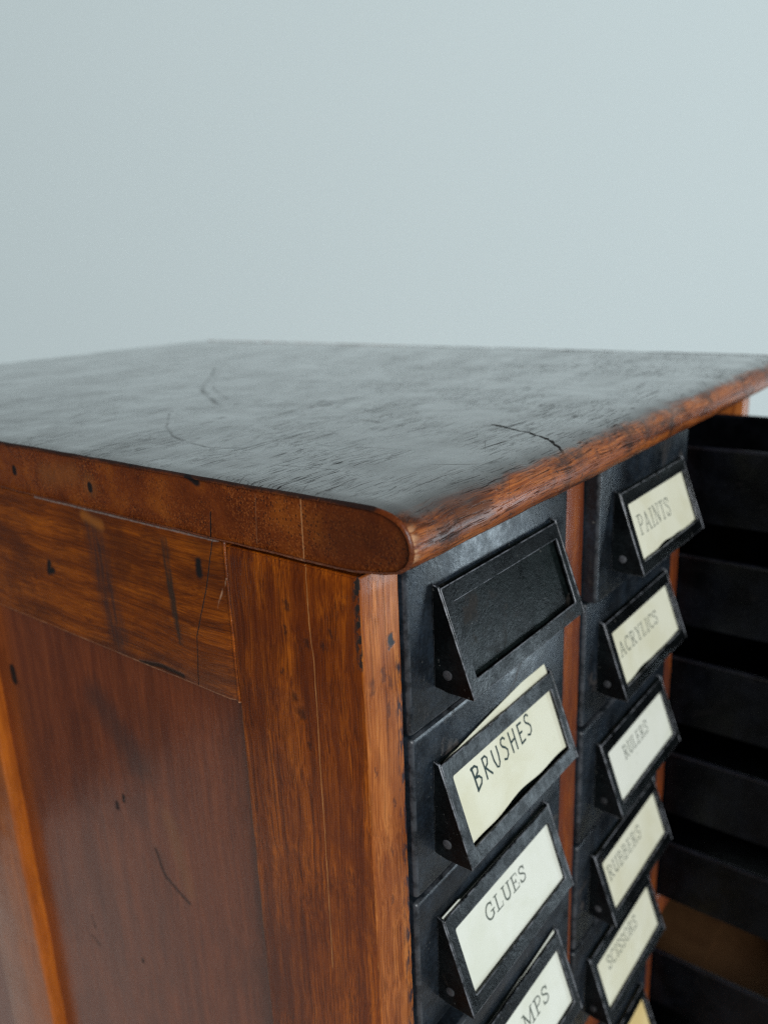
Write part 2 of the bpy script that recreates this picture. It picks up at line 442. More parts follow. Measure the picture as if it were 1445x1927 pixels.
def make_endgrain():
    n = NB('end_grain')
    f = n.noise(n.co, 60, 5, 0.65, 0.3)
    c = n.ramp(f, [(0.34, (0.085, 0.015, 0.002)), (0.52, (0.150, 0.029, 0.003)), (0.70, (0.25, 0.060, 0.005))])
    vd, vc = n.voronoi(n.scaled((1, 1, 0.75)), 1050)
    dots = n.math('MULTIPLY', n.rng(vd, 0.16, 0.40, 1.0, 0.0), n.rng(n.noise(n.co, 40, 3, 0.6), 0.30, 0.62))
    c = n.mix(n.math('MULTIPLY', dots, 0.85), c, (0.014, 0.004, 0.002))
    lt = n.math('MULTIPLY', n.rng(n.noise(n.co, 1700, 2, 0.6), 0.50, 0.68), n.rng(n.noise(n.co, 40, 3, 0.6), 0.28, 0.62))
    c = n.mix(n.math('MULTIPLY', lt, 0.7), c, (0.36, 0.10, 0.02))
    v = n.flat(0, 0.0025, 90)
    s = n.flat(0, 0.0005, 250)
    dark = n.line(n.flat(0, 0.012, 70), 0, [(-17, 8), (-3, 10), (8, 9)], 8.5, 0.95)
    c = n.mix(n.math('MULTIPLY', dark, 0.5), c, (0.030, 0.009, 0.004))
    scr = n.line(s, 0, [(19.2, 19), (19.5, 0)], 0.2, 0.6)
    c = n.mix(scr, c, (0.45, 0.20, 0.08))
    scr2 = n.math('MULTIPLY', n.line(s, 0, [(37, 17), (38, 2)], 0.15, 0.6), 0.5)
    c = n.mix(scr2, c, (0.30, 0.13, 0.06))
    cr = n.line(s, 0, [(57.4, 8.6), (58.6, 0)], 0.25, 0.6)
    holes = n.mx(n.line(s, 0, [(171.5, 8.9), (171.5, 7.7)], 1.5, 0.35), n.line(s, 0, [(120.9, 8.7), (120.9, 7.5)], 1.4, 0.35))
    ring = n.mx(n.line(v, 0, [(121, 9)], 4.2, 0.5), n.line(v, 0, [(150, 9), (130, 12)], 4, 0.9))
    c = n.mix(n.math('MULTIPLY', ring, 0.45), c, (0.26, 0.085, 0.020))
    ch = n.mx(n.line(v, 0, [(66, 19.2), (62.5, 17.6)], 1.4, 0.5), n.line(v, 0, [(94, 19.6)], 1.2, 0.6), n.line(v, 0, [(154, 20)], 1.3, 0.6))
    # black upper arris and grubby lower arris
    up = n.math('MULTIPLY', n.line(v, 0, [(-6, 19.6), (260, 19.6)], 1.1, 0.7), 0.9)
    dk = n.mx(cr, holes, ch, up)
    c = n.mix(dk, c, (0.007, 0.004, 0.004))
    low = n.math('MULTIPLY', n.line(s, 0, [(-17, 2.0), (-9, 0.3), (40, 0.1)], 0.5, 0.6), n.rng(n.noise(n.co, 500, 2, 0.5), 0.45, 0.6))
    c = n.mix(n.math('MULTIPLY', low, 0.7), c, (0.30, 0.15, 0.09))
    ro = n.mixf(n.noise(n.co, 120, 3, 0.6), 0.36, 0.52)
    ro = n.mixf(dk, ro, 0.8)
    h = n.math('SUBTRACT', n.noise(n.co, 900, 2, 0.6), n.math('ADD', n.math('MULTIPLY', dots, 0.7), n.math('MULTIPLY', dk, 2.5)))
    nr = n.bump(n.noise(n.co, 70, 2, 0.5), 0.25, 0.001)
    nr = n.bump(h, 0.45, 0.0002, nr)
    return n.out(c, ro, nr, n.mixf(dk, 0.2, 0.0), 0.2, spec=0.3)


M_TOP = make_top_material()
M_END = make_endgrain()


# ---- black japanned sheet metal
def metal(name, rust=0.5, rough=0.36, base=(0.0070, 0.0105, 0.0150), spec=0.65, edge=0):
    n = NB(name)
    n.shift()
    g = n.noise(n.co, 800, 3, 0.6)
    big = n.noise(n.co, 55, 4, 0.6, 0.4)
    c = n.mix(n.rng(big, 0.35, 0.7), tuple(x * 0.6 for x in base), tuple(x * 2.2 for x in base))
    rz = n.rng(n.noise(n.vm('ADD', n.co, (0.31, 0.17, 0.77)), 42, 5, 0.68, 0.6), 0.60, 0.70)
    c = n.mix(n.math('MULTIPLY', rz, rust), c, (0.075, 0.056, 0.045))
    fl = n.math('MULTIPLY', n.rng(n.noise(n.co, 700, 2, 0.5), 0.68, 0.73), n.rng(n.noise(n.co, 60, 3, 0.6), 0.45, 0.65))
    c = n.mix(n.math('MULTIPLY', fl, min(0.6, rust * 2)), c, (0.16, 0.16, 0.15))
    c = n.mix(n.rng(g, 0.35, 0.65), n.mix(1.0, c, (0.55, 0.55, 0.55), 'MULTIPLY'), c)
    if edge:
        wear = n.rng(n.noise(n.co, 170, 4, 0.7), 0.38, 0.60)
        c = n.mix(n.math('MULTIPLY', wear, edge), c, (0.27, 0.28, 0.31))  # worn paint, with fold highlights put into the same pale grey
    ro = n.mixf(n.rng(n.noise(n.co, 130, 5, 0.7), 0.3, 0.7), rough - 0.08, rough + 0.12)
    ro = n.mixf(rz, ro, 0.6)
    nr = n.bump(n.noise(n.co, 45, 2, 0.5), 0.25, 0.0010)
    nr = n.bump(n.math('ADD', g, n.math('MULTIPLY', n.noise(n.co, 330, 2, 0.5), 0.8)), 0.32, 0.00025, nr)
    return n.out(c, ro, nr, 0.0, 0.1, spec=spec)


M_METAL = metal('black_metal')
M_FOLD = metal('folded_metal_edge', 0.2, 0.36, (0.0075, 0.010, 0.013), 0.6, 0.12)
M_HOLDER = metal('black_holder_metal', 0.25, 0.32, (0.0032, 0.0042, 0.0047), 0.14)
M_EDGE = metal('worn_highlight_edge', 0.1, 0.34, (0.010, 0.012, 0.014), 0.6, 0.6)
M_BACKPL = metal('black_backing_metal', 0.25, 0.34, (0.0034, 0.0052, 0.0052), 0.12)
M_TRAY = metal('black_tray_metal', 0.03, 0.30, (0.0016, 0.0019, 0.0028), 0.14)
M_ROLL = metal('rolled_tray_edge', 0.05, 0.34, (0.0045, 0.005, 0.008), 0.35)  # rim highlight put into the colour, lighter and bluer than the tray
M_RIVET = metal('worn_rivet', 0.2, 0.42, (0.035, 0.036, 0.040))


def paper(name, base, stain):
    n = NB(name)
    n.shift()
    a = n.noise(n.co, 45, 4, 0.6, 0.3)
    c = n.mix(n.rng(a, 0.35, 0.72), base, stain)
    b = n.rng(n.noise(n.co, 120, 3, 0.6), 0.66, 0.74)
    c = n.mix(n.math('MULTIPLY', b, 0.4), c, tuple(x * 0.72 for x in stain))
    nr = n.bump(n.noise(n.co, 1400, 2, 0.6), 0.12, 0.0001)
    return n.out(c, 0.75, nr, spec=0.25)


M_CARD = paper('cream_card', (0.66, 0.65, 0.52), (0.60, 0.58, 0.43))
M_CARDW = paper('pale_card', (0.68, 0.69, 0.61), (0.62, 0.63, 0.53))
M_CARDY = paper('yellowed_card', (0.66, 0.52, 0.25), (0.58, 0.43, 0.18))


def ink(name, c0, c1, rough=0.7):
    n = NB(name)
    c = n.mix(n.noise(n.co, 700, 3, 0.65), c0, c1)
    return n.out(c, rough, spec=0.2)


M_TYPE = ink('typewriter_ink', (0.025, 0.036, 0.030), (0.16, 0.18, 0.15))
M_PEN = ink('pen_ink', (0.008, 0.022, 0.024), (0.045, 0.070, 0.068))
M_LINER = paper('brown_liner_board', (0.12, 0.055, 0.020), (0.085, 0.036, 0.012))


def plaster(name, c0, c1):
    n = NB(name)
    c = n.mix(n.noise(n.co, 1.3, 3, 0.5), c0, c1)
    nr = n.bump(n.noise(n.co, 90, 3, 0.6), 0.08, 0.002)
    return n.out(c, 0.85, nr, spec=0.2)


M_WALL = plaster('wall_paint', (0.652, 0.732, 0.738), (0.680, 0.755, 0.757))
M_TABLE = plaster('tabletop_paint', (0.60, 0.55, 0.51), (0.66, 0.60, 0.56))

# ------------------------------------------------------------------ mesh helpers
def mesh_obj(name, bm, mats, parent=None, loc=(0, 0, 0), smooth=True):
    bmesh.ops.recalc_face_normals(bm, faces=bm.faces)
    me = bpy.data.meshes.new(name)
    bm.to_mesh(me)
    bm.free()
    for m in (mats if isinstance(mats, (list, tuple)) else [mats]):
        me.materials.append(m)
    if smooth:
        for p in me.polygons:
            p.use_smooth = True
        me.set_sharp_from_angle(angle=math.radians(38))
    o = bpy.data.objects.new(name, me)
    col.objects.link(o)
    place(o, parent, loc)
    return o


def place(o, parent, loc=(0, 0, 0)):
    """loc is in scene coordinates for parts of the cabinet, else relative to the parent"""
    o.parent = parent
    if parent is not None and parent.get('frame') == 'scene':
        o.location = Vector(loc) - parent.location
    else:
        o.location = loc


def add_box(bm, x0, x1, y0, y1, z0, z1, mi=0):
    vs = [bm.verts.new(p) for p in ((x0, y0, z0), (x1, y0, z0), (x1, y1, z0), (x0, y1, z0), (x0, y0, z1), (x1, y0, z1), (x1, y1, z1), (x0, y1, z1))]
    fs = []
    for f in ((0, 3, 2, 1), (4, 5, 6, 7), (0, 1, 5, 4), (1, 2, 6, 5), (2, 3, 7, 6), (3, 0, 4, 7)):
        fs.append(bm.faces.new([vs[i] for i in f]))
        fs[-1].material_index = mi
    return vs, fs


def round_rect(a0, a1, b0, b1, r, n=3):
    pts = []
    for cx, cy, t0 in ((a1 - r, b1 - r, 0), (a0 + r, b1 - r, 90), (a0 + r, b0 + r, 180), (a1 - r, b0 + r, 270)):
        for i in range(n + 1):
            t = math.radians(t0 + 90 * i / n)
            pts.append((cx + r * math.cos(t), cy + r * math.sin(t)))
    return pts


def sweep(bm, axis, prof, l0, l1, step, wob=0.0, er=0.0006, seed=0.0, wfreq=90, mats=(0, 0)):
    """profile (in the two other axes) swept along axis with softly rounded ends and hand-worn, uneven edges"""
    ax = [i for i in range(3) if i != axis]
    ca = sum(p[0] for p in prof) / len(prof)
    cb = sum(p[1] for p in prof) / len(prof)
    ha = max(abs(p[0] - ca) for p in prof)
    hb = max(abs(p[1] - cb) for p in prof)
    n = max(2, int(round((l1 - l0 - 2 * er) / step)))
    st = []
    for i in range(4):
        t = math.pi / 2 * i / 3
        st.append((l0 + er * (1 - math.sin(t)), er * (1 - math.cos(t))))
    st += [(l0 + er + (l1 - l0 - 2 * er) * i / n, 0.0) for i in range(1, n)]
    for i in range(3, -1, -1):
        t = math.pi / 2 * i / 3
        st.append((l1 - er * (1 - math.sin(t)), er * (1 - math.cos(t))))
    rings = []
    for L, ins in st:
        ring = []
        for a, b in prof:
            aa = ca + (a - ca) * (1 - ins / ha)
            bb = cb + (b - cb) * (1 - ins / hb)
            p = [0, 0, 0]
            p[axis] = L
            p[ax[0]] = aa
            p[ax[1]] = bb
            if wob:
                q = Vector(p) * wfreq + Vector((seed, seed * 1.7, -seed))
                v = noise.noise_vector(q) * wob + noise.noise_vector(q * 4.1) * wob * 0.45
                p = [p[k] + (v[k] if k != axis else 0.0) for k in range(3)]
            ring.append(bm.verts.new(p))
        rings.append(ring)
    m = len(prof)
    for r0, r1 in zip(rings, rings[1:]):
        for i in range(m):
            f = bm.faces.new((r0[i], r0[(i + 1) % m], r1[(i + 1) % m], r1[i]))
            f.material_index = mats[0]
    for r in (rings[0], rings[-1]):
        f = bm.faces.new(r)
        f.material_index = mats[1]
    return rings


def board(name, mat, parent, x, y, z, axis, r=0.0007, wob=0.00012, seed=0.0, step=0.004):
    rr = [x, y, z]
    ax = [i for i in range(3) if i != axis]
    bm = bmesh.new()
    sweep(bm, axis, round_rect(*rr[ax[0]], *rr[ax[1]], r), *rr[axis], step, wob, r, seed)
    return mesh_obj(name, bm, mat, parent)


# ------------------------------------------------------------------ the room
def struct(o, kind='structure'):
    o['kind'] = kind
    return o


bm = bmesh.new()
add_box(bm, -3.2, 3.2, 0.0, 0.1, -1.3, 2.6)
wl_ = struct(mesh_obj('wall', bm, M_WALL, smooth=False))
wl_.rotation_euler = (0, 0, -math.atan2(0.78, 0.62))
wl_.location = Vector((CAM.x + 0.783 * 1.75, CAM.y + 0.622 * 1.75, 0))
bm = bmesh.new()
add_box(bm, -0.62, 1.0, -0.45, 0.75, FLOOR - 0.04, FLOOR)
struct(mesh_obj('tabletop', bm, M_TABLE, smooth=False))

# ------------------------------------------------------------------ the cabinet
cab = bpy.data.objects.new('drawer_cabinet', None)
col.objects.link(cab)
cab.location = (W / 2, D / 2, FLOOR)
cab['frame'] = 'scene'
cab['label'] = 'old varnished wooden cabinet with rows of black metal drawers and a worn dark top'
cab['category'] = 'cabinet'

# top board: rounded nose at the front, end grain on the left
prof = [(0.000, 0.0003), (-0.0028, 0.0008), (-0.0090, 0.0016), (-0.0142, 0.0028), (-0.0170, 0.0048), (-0.0183, 0.0070), (-0.0187, 0.0092), (-0.0184, 0.0117),
        (-0.0175, 0.0140), (-0.0161, 0.0159), (-0.0143, 0.0172), (-0.0120, 0.0183), (-0.0095, 0.0190), (-0.0060, T), (0.02, T), (0.06, T), (0.14, T), (0.25, T), (0.37, T),
        (D - 0.002, T), (D, T - 0.002), (D, 0.002), (D - 0.002, 0.0), (0.37, 0.0), (0.25, 0.0), (0.14, 0.0), (0.06, 0.0), (0.02, 0.0)]
# finer points along the left end so that its arrises wear unevenly
fine = []
for (a, b), (a2, b2) in zip(prof, prof[1:] + prof[:1]):
    k = max(1, int(math.hypot(a2 - a, b2 - b) / 0.006))
    fine += [(a + (a2 - a) * i / k, b + (b2 - b) * i / k) for i in range(k)]
bm = bmesh.new()
sweep(bm, 0, fine, -0.0012, W + 0.0012, 0.0035, 0.00034, 0.0010, 3.1, 75, (0, 1))
for f in bm.faces:
    c = f.calc_center_median()
    if c.x < -0.0002 or c.x > W + 0.0002:
        f.material_index = 1
mesh_obj('top_board', bm, [M_TOP, M_END], cab)

# left side: corner post, top rail, middle stile, rear post, bottom rail, sunk panels
bm = bmesh.new()
sweep(bm, 2, round_rect(0, 0.017, 0.0, SW, 0.0007), FLOOR, -0.0011, 0.003, 0.00016, 0.0005, 1.3, 110)
for f in bm.faces:
    if f.calc_center_median().y < 0.0004:
        f.material_index = 1
mesh_obj('corner_post', bm, [M_STILE, M_FRONT], cab)
board('side_rail', M_RAIL, cab, (0, 0.017), (SW + 0.0002, D), (-RH, -0.0002), 1, 0.0007, 0.00014, 2.2)
board('side_stile', M_MULLION, cab, (0.0002, 0.017), (SR, SR + 0.052), (FLOOR + 0.08, -RH - 0.0002), 2, 0.0014, 0.0003, 4.4)
board('side_stile', M_MULLION, cab, (0.0002, 0.017), (D - 0.05, D), (FLOOR, -RH - 0.0002), 2, 0.001, 0.0002, 5.4)
board('bottom_rail', M_RAIL, cab, (0.0, 0.017), (SW + 0.0002, D - 0.0502), (FLOOR, FLOOR + 0.0798), 1, 0.0008, 0.0002, 6.4)
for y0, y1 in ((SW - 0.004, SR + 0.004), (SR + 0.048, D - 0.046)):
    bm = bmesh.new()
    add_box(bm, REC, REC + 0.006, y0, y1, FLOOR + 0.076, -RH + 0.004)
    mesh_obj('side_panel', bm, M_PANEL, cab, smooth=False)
# right side, back, floor
board('right_post', M_FRONT, cab, (COLS[2][1], W), (0.0, 0.05), (FLOOR, -0.0003), 2, 0.0008, 0.00015, 7.7)
bm = bmesh.new()
add_box(bm, COLS[2][1] + 0.004, W - 0.001, 0.0502, D - 0.006, FLOOR, -0.0003)
mesh_obj('right_panel', bm, M_STILE, cab, smooth=False)
bm = bmesh.new()
add_box(bm, 0.0172, COLS[2][1], D - 0.006, D - 0.0005, FLOOR, -0.0003)
mesh_obj('back_panel', bm, M_INNER, cab, smooth=False)
# uprights between the columns, with a dividing board behind each
for k in (0, 1):
    x0, x1 = COLS[k][1], COLS[k + 1][0]
    board('upright', M_DIV, cab, (x0, x1), (0.0, 0.022), (FLOOR + 0.061, -0.0003), 2, 0.0009, 0.0002, 9 + k)
    bm = bmesh.new()
    add_box(bm, x0 + 0.003, x1 - 0.003, 0.0222, D - 0.0062, FLOOR + 0.061, -0.0003)
    mesh_obj('dividing_board', bm, M_INNER, cab, smooth=False)
for x0, x1 in COLS:
    board('cross_rail', M_DIV, cab, (x0 + 0.0001, x1 - 0.0001), (0.0008, 0.022), (Z_RAIL[1], Z_RAIL[0]), 0, 0.0009, 0.0002, 12 + x0 * 50)
board('plinth', M_FRONT, cab, (0.0171, COLS[2][1] - 0.0001), (0.0004, 0.022), (FLOOR, FLOOR + 0.0608), 0, 0.001, 0.0002, 15)

# ------------------------------------------------------------------ drawers
HW, HV = 0.077, 0.0350
O0 = Vector((0.0, -0.0042, -0.0140))
VD = Vector((0, -11.7, -33.0)).normalized()
ND = Vector((0, -33.0, 11.7)).normalized()


def hp(u, v, w=0.0):
    """point on the sloping label holder: u across, v down the slope, w outwards (metres)"""
    return O0 + Vector((u, 0, 0)) + VD * v + ND * w


def bevelled(o, width, seg=2):
    m = o.modifiers.new('bevel', 'BEVEL')
    m.width = width
    m.segments = seg
    m.limit_method = 'ANGLE'
    m.angle_limit = math.radians(35)
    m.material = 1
    return o


def ring_solid(bm, outer, inner, f0, f1):
    n = len(outer)
    A = [[bm.verts.new(f(*p)) for p in loop] for f in (f0, f1) for loop in (outer, inner)]
    of, inf, ob, ib = A
    for i in range(n):
        j = (i + 1) % n
        bm.faces.new((of[i], of[j], inf[j], inf[i]))
        bm.faces.new((ob[i], ib[i], ib[j], ob[j]))
        bm.faces.new((of[i], ob[i], ob[j], of[j]))
        bm.faces.new((inf[i], inf[j], ib[j], ib[i]))


TH = 0.0010
def holder_mesh():
    bm = bmesh.new()
    outer = round_rect(TH * 0.9, HW - TH * 0.9, 0.0, HV, 0.0006, 4)
    inner = round_rect(0.0048, HW - 0.0040, 0.0056, 0.0299, 0.0008, 4)
    ring_solid(bm, outer, inner, lambda u, v: hp(u, v, 0), lambda u, v: hp(u, v, -TH))
    for x0, x1 in ((0.0, TH), (HW - TH, HW)):
        poly = [(-0.0017, -0.0127), (hp(0, -0.0006).y, hp(0, -0.0006).z)]
        e = hp(0, HV + 0.0004, 0.0002)
        poly += [(e.y, e.z + 0.0004), (e.y + 0.0006, e.z - 0.0001), (-0.0017 - 0.0045, -0.0474), (-0.0017, -0.0466)]
        a = [bm.verts.new((x0, y, z)) for y, z in poly]
        b = [bm.verts.new((x1, y, z)) for y, z in poly]
        bm.faces.new(a)
        bm.faces.new(b)
        for i in range(len(poly)):
            j = (i + 1) % len(poly)
            bm.faces.new((a[i], a[j], b[j], b[i]))
    return bm


def backing_mesh():
    bm = bmesh.new()
    P = [(TH, -0.0004), (HW - TH, -0.0004), (HW - TH, HV - 0.0016), (TH, HV - 0.0016)]
    a = [bm.verts.new(hp(u, v, -0.0023)) for u, v in P]
    b = [bm.verts.new(hp(u, v, -0.0030)) for u, v in P]
    bm.faces.new(a)
    bm.faces.new(b)
    for i in range(4):
        j = (i + 1) % 4
        bm.faces.new((a[i], a[j], b[j], b[i]))
    # turned-up lip that holds the card
    return bm


def rivet_mesh():
    bm = bmesh.new()
    prev = None
    for k, (r, h) in enumerate(((0.0017, 0.0002), (0.00165, -0.00018), (0.0013, -0.00038), (0.0006, -0.00046))):
        ring = [bm.verts.new((h, -0.0066 + r * math.cos(t * math.tau / 14), -0.0413 + r * math.sin(t * math.tau / 14))) for t in range(14)]
        if prev:
            for i in range(14):
                bm.faces.new((prev[i], prev[(i + 1) % 14], ring[(i + 1) % 14], ring[i]))
        prev = ring
    bm.faces.new(prev)
    return bm


def face_mesh(w):
    bm = bmesh.new()
    x0, x1, z0, z1 = 0.0013, w - 0.0007, -0.0582, -0.0004
    nx, nz = 16, 8
    rr = 0.0011
    # front sheet with rolled edges and turned-back flanges
    def shell(y_off):
        rows = []
        prof_x = []
        for t in range(4):
            a = math.pi / 2 * t / 3
            prof_x.append((x0 + rr - rr * math.cos(a), -0.0015 + rr - rr * math.sin(a)))
        return prof_x
    ring_fl = round_rect(x0, x1, z0, z1, rr, 3)
    loops = []
    for y, ins in ((0.0070, 0), (0.0, 0), (-0.0006, 0.0001), (-0.00125, 0.00045), (-0.0015, 0.0011)):
        L = round_rect(x0 + ins, x1 - ins, z0 + ins, z1 - ins, rr, 3)
        loops.append([bm.verts.new((a, y, b)) for a, b in L])
    n = len(loops[0])
    for r0, r1 in zip(loops, loops[1:]):
        for i in range(n):
            f = bm.faces.new((r0[i], r0[(i + 1) % n], r1[(i + 1) % n], r1[i]))
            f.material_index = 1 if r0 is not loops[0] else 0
    bm.faces.new(loops[-1])
    bm.faces.new(loops[0])
    return bm


def tray_mesh(w):
    bm = bmesh.new()
    xa, xb, ya, yb, za, zb = 0.0024, w - 0.0024, 0.0072, 0.440, -0.0551, -0.0160
    t = 0.0008
    add_box(bm, xa, xa + t, ya, yb, za, zb)
    add_box(bm, xb - t, xb, ya, yb, za, zb)
    add_box(bm, xa + t, xb - t, ya, yb, za, za + t)
    add_box(bm, xa + t, xb - t, yb - t, yb, za + t, zb)
    # rolled upper edges
    for x in (xa + 0.0002, xb - 0.0002):
        r = 0.0011
        A = [bm.verts.new((x + r * math.cos(k * math.tau / 8), ya, zb + r * math.sin(k * math.tau / 8))) for k in range(8)]
        B = [bm.verts.new((v.co.x, yb, v.co.z)) for v in A]
        for k in range(8):
            bm.faces.new((A[k], A[(k + 1) % 8], B[(k + 1) % 8], B[k])).material_index = 1
        bm.faces.new(A)
        bm.faces.new(B)
    return bm


CARD_W = -0.0017
HOLD_DX = {(0, 0): 0.0136, (1, 0): 0.0116, (2, 0): 0.0120, (3, 0): 0.0120, (0, 1): 0.0144, (1, 1): 0.0143, (2, 1): 0.0155, (3, 1): 0.0152, (4, 1): 0.0146, (5, 1): 0.0150}
PULL = {(0, 1): 0.0046, (3, 0): 0.0056, (5, 1): 0.001, (1, 0): 0.0003, (2, 1): 0.0004, (1, 1): 0.0002}
for r, p in enumerate((0.130, 0.127, 0.129, 0.126, 0.130, 0.128, 0.131, 0.127)):
    PULL[(r, 2)] = p
DROP = {}
shared = {}


def get(name, key, bmf, mat, parent, loc, bev=None):
    k = (name, key)
    if k not in shared:
        o = mesh_obj(name, bmf(), mat, parent, loc)
        if bev:
            bevelled(o, bev)
        shared[k] = o
        return o
    o = shared[k].copy()
    col.objects.link(o)
    place(o, parent, loc)
    return o


drawers = {}
TILT = {}
_tr = random.Random(21)
for c, (x0, x1) in enumerate(COLS):
    for r, zt in enumerate(ROWS):
        w = x1 - x0
        pull = PULL.get((r, c), 0.0)
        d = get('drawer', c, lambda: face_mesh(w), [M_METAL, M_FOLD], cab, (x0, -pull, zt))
        drawers[(r, c)] = d
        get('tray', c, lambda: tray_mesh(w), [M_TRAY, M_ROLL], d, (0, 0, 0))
        dx = HOLD_DX.get((r, c), 0.0140)
        TILT[(r, c)] = math.radians(_tr.uniform(-0.55, 0.55))
        parts = []
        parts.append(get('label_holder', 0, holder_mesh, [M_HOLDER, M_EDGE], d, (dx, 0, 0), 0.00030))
        parts.append(get('backing_plate', 0, backing_mesh, M_BACKPL, d, (dx, 0, 0)))
        parts.append(get('rivet', 0, rivet_mesh, M_RIVET, d, (dx, 0, 0)))
        parts.append(get('rivet', 1, lambda: (lambda b: (bmesh.ops.scale(b, vec=(-1, 1, 1), verts=b.verts), b)[1])(rivet_mesh()), M_RIVET, d, (dx + HW, 0, 0)))
        for q in parts:
            q.rotation_euler = (0, TILT[(r, c)], 0)
        parts[-1].location = Vector((dx, 0, 0)) + Matrix.Rotation(TILT[(r, c)], 3, 'Y') @ Vector((HW, 0, 0))
        # runners the tray slides on
        for k, xx in enumerate((0.0, w - 0.0075)):
            def run():
                b = bmesh.new()
                add_box(b, 0, 0.0075, 0.024, 0.450, -0.0565, -0.0552)
                return b
            off = -0.003 if (k == 0 and c > 0) else (0.0003 if k == 0 else (0.0072 - 0.0075 + 0.003 if c < 2 else 0.0))
            get('runner', 0, run, M_TRAY, cab, (x0 + xx + off, 0, zt))

# two sheets of brown board lining the pulled-out drawer below the cross rail
dl = drawers[(5, 2)]
wl = COLS[2][1] - COLS[2][0]
for y0, y1, z in ((0.012, 0.1105, -0.0538), (0.1085, 0.432, -0.0528)):
    bm = bmesh.new()
    add_box(bm, 0.004, wl - 0.004, y0, y1, z - 0.0005, z + 0.0006)
    mesh_obj('liner_board', bm, M_LINER, dl, (0, 0, 0), smooth=False)

# ------------------------------------------------------------------ lettering
def arc(cx, cy, rx, ry, a0, a1, n=8):
    return [(cx + rx * math.cos(math.radians(a0 + (a1 - a0) * i / n)), cy + ry * math.sin(math.radians(a0 + (a1 - a0) * i / n))) for i in range(n + 1)]


S_CURVE = [(0.52, 0.74), (0.50, 0.86), (0.40, 0.97), (0.27, 1.0), (0.13, 0.94), (0.07, 0.80), (0.12, 0.66), (0.27, 0.55), (0.42, 0.45), (0.51, 0.32), (0.49, 0.14), (0.37, 0.02), (0.22, 0.0), (0.10, 0.07), (0.05, 0.24)]
K, H = 1.0, 0.55     # thick and thin strokes
GLYPH = {
    'I': (0.40, [(K, [(.2, 0), (.2, 1)]), (H, [(.04, 0), (.36, 0)]), (H, [(.04, 1), (.36, 1)])]),
    'L': (0.64, [(K, [(.17, 0), (.17, 1)]), (H, [(.02, 1), (.34, 1)]), (H, [(.02, 0), (.60, 0), (.61, .24)])]),
    'T': (0.72, [(K, [(.36, 0), (.36, 1)]), (H, [(.02, .78), (.03, 1), (.69, 1), (.70, .78)]), (H, [(.19, 0), (.53, 0)])]),
    'P': (0.66, [(K, [(.17, 0), (.17, 1)]), (H, [(.02, 0), (.34, 0)]), (H * 1.3, [(.02, 1), (.36, 1)] + arc(.36, .74, .24, .26, 90, -90) + [(.17, .48)])]),
    'R': (0.76, [(K, [(.17, 0), (.17, 1)]), (H, [(.02, 0), (.34, 0)]), (H * 1.3, [(.02, 1), (.36, 1)] + arc(.36, .75, .23, .25, 90, -90) + [(.17, .5)]), (K, [(.36, .5), (.62, .0)]), (H, [(.60, 0), (.76, 0)])]),
    'B': (0.70, [(K, [(.17, 0), (.17, 1)]), (H * 1.3, [(.02, 1), (.36, 1)] + arc(.36, .77, .20, .23, 90, -90) + [(.17, .54)]), (H * 1.3, [(.17, .54), (.38, .54)] + arc(.38, .27, .25, .27, 90, -90) + [(.02, 0)])]),
    'A': (0.80, [(H * 1.2, [(.12, 0), (.39, 1)]), (K, [(.39, 1), (.68, 0)]), (H, [(.21, .34), (.58, .34)]), (H, [(.0, 0), (.24, 0)]), (H, [(.55, 0), (.80, 0)])]),
    'N': (0.80, [(H * 1.2, [(.15, 0), (.15, 1)]), (K, [(.13, 1), (.65, 0)]), (H * 1.2, [(.65, 0), (.65, 1)]), (H, [(.0, 1), (.20, 1)]), (H, [(.0, 0), (.30, 0)]), (H, [(.50, 1), (.80, 1)])]),
    'M': (0.98, [(H * 1.2, [(.15, 0), (.15, 1)]), (K, [(.15, 1), (.48, .15)]), (H * 1.2, [(.48, .15), (.81, 1)]), (K, [(.81, 1), (.81, 0)]), (H, [(.0, 1), (.18, 1)]), (H, [(.0, 0), (.30, 0)]), (H, [(.78, 1), (.96, 1)]), (H, [(.66, 0), (.96, 0)])]),
    'S': (0.60, [(K * .85, S_CURVE), (H, [(.53, .70), (.54, .96)]), (H, [(.05, .28), (.04, .03)])]),
    'C': (0.72, [(K * .9, arc(.39, .5, .33, .5, 52, 308, 14)), (H, [(.62, .68), (.63, .98)])]),
    'G': (0.78, [(K * .9, arc(.39, .5, .33, .5, 52, 312, 14)), (H, [(.62, .70), (.63, .98)]), (K, [(.64, .12), (.64, .42)]), (H, [(.46, .43), (.78, .43)])]),
    'O': (0.78, [(K * .9, arc(.39, .5, .33, .5, 0, 360, 18))]),
    'U': (0.76, [(K, [(.15, 1), (.15, .32)] + arc(.38, .28, .23, .28, 180, 360) + [(.61, 1)]), (H, [(.0, 1), (.30, 1)]), (H, [(.47, 1), (.76, 1)])]),
    'E': (0.68, [(K, [(.17, 0), (.17, 1)]), (H, [(.02, 1), (.58, 1), (.60, .78)]), (H, [(.17, .52), (.44, .52)]), (H, [(.44, .40), (.44, .63)]), (H, [(.02, 0), (.60, 0), (.63, .24)])]),
    'Y': (0.78, [(K, [(.12, 1), (.39, .48)]), (H * 1.2, [(.66, 1), (.39, .48)]), (K, [(.39, .48), (.39, 0)]), (H, [(.0, 1), (.25, 1)]), (H, [(.54, 1), (.78, 1)]), (H, [(.23, 0), (.55, 0)])]),
}
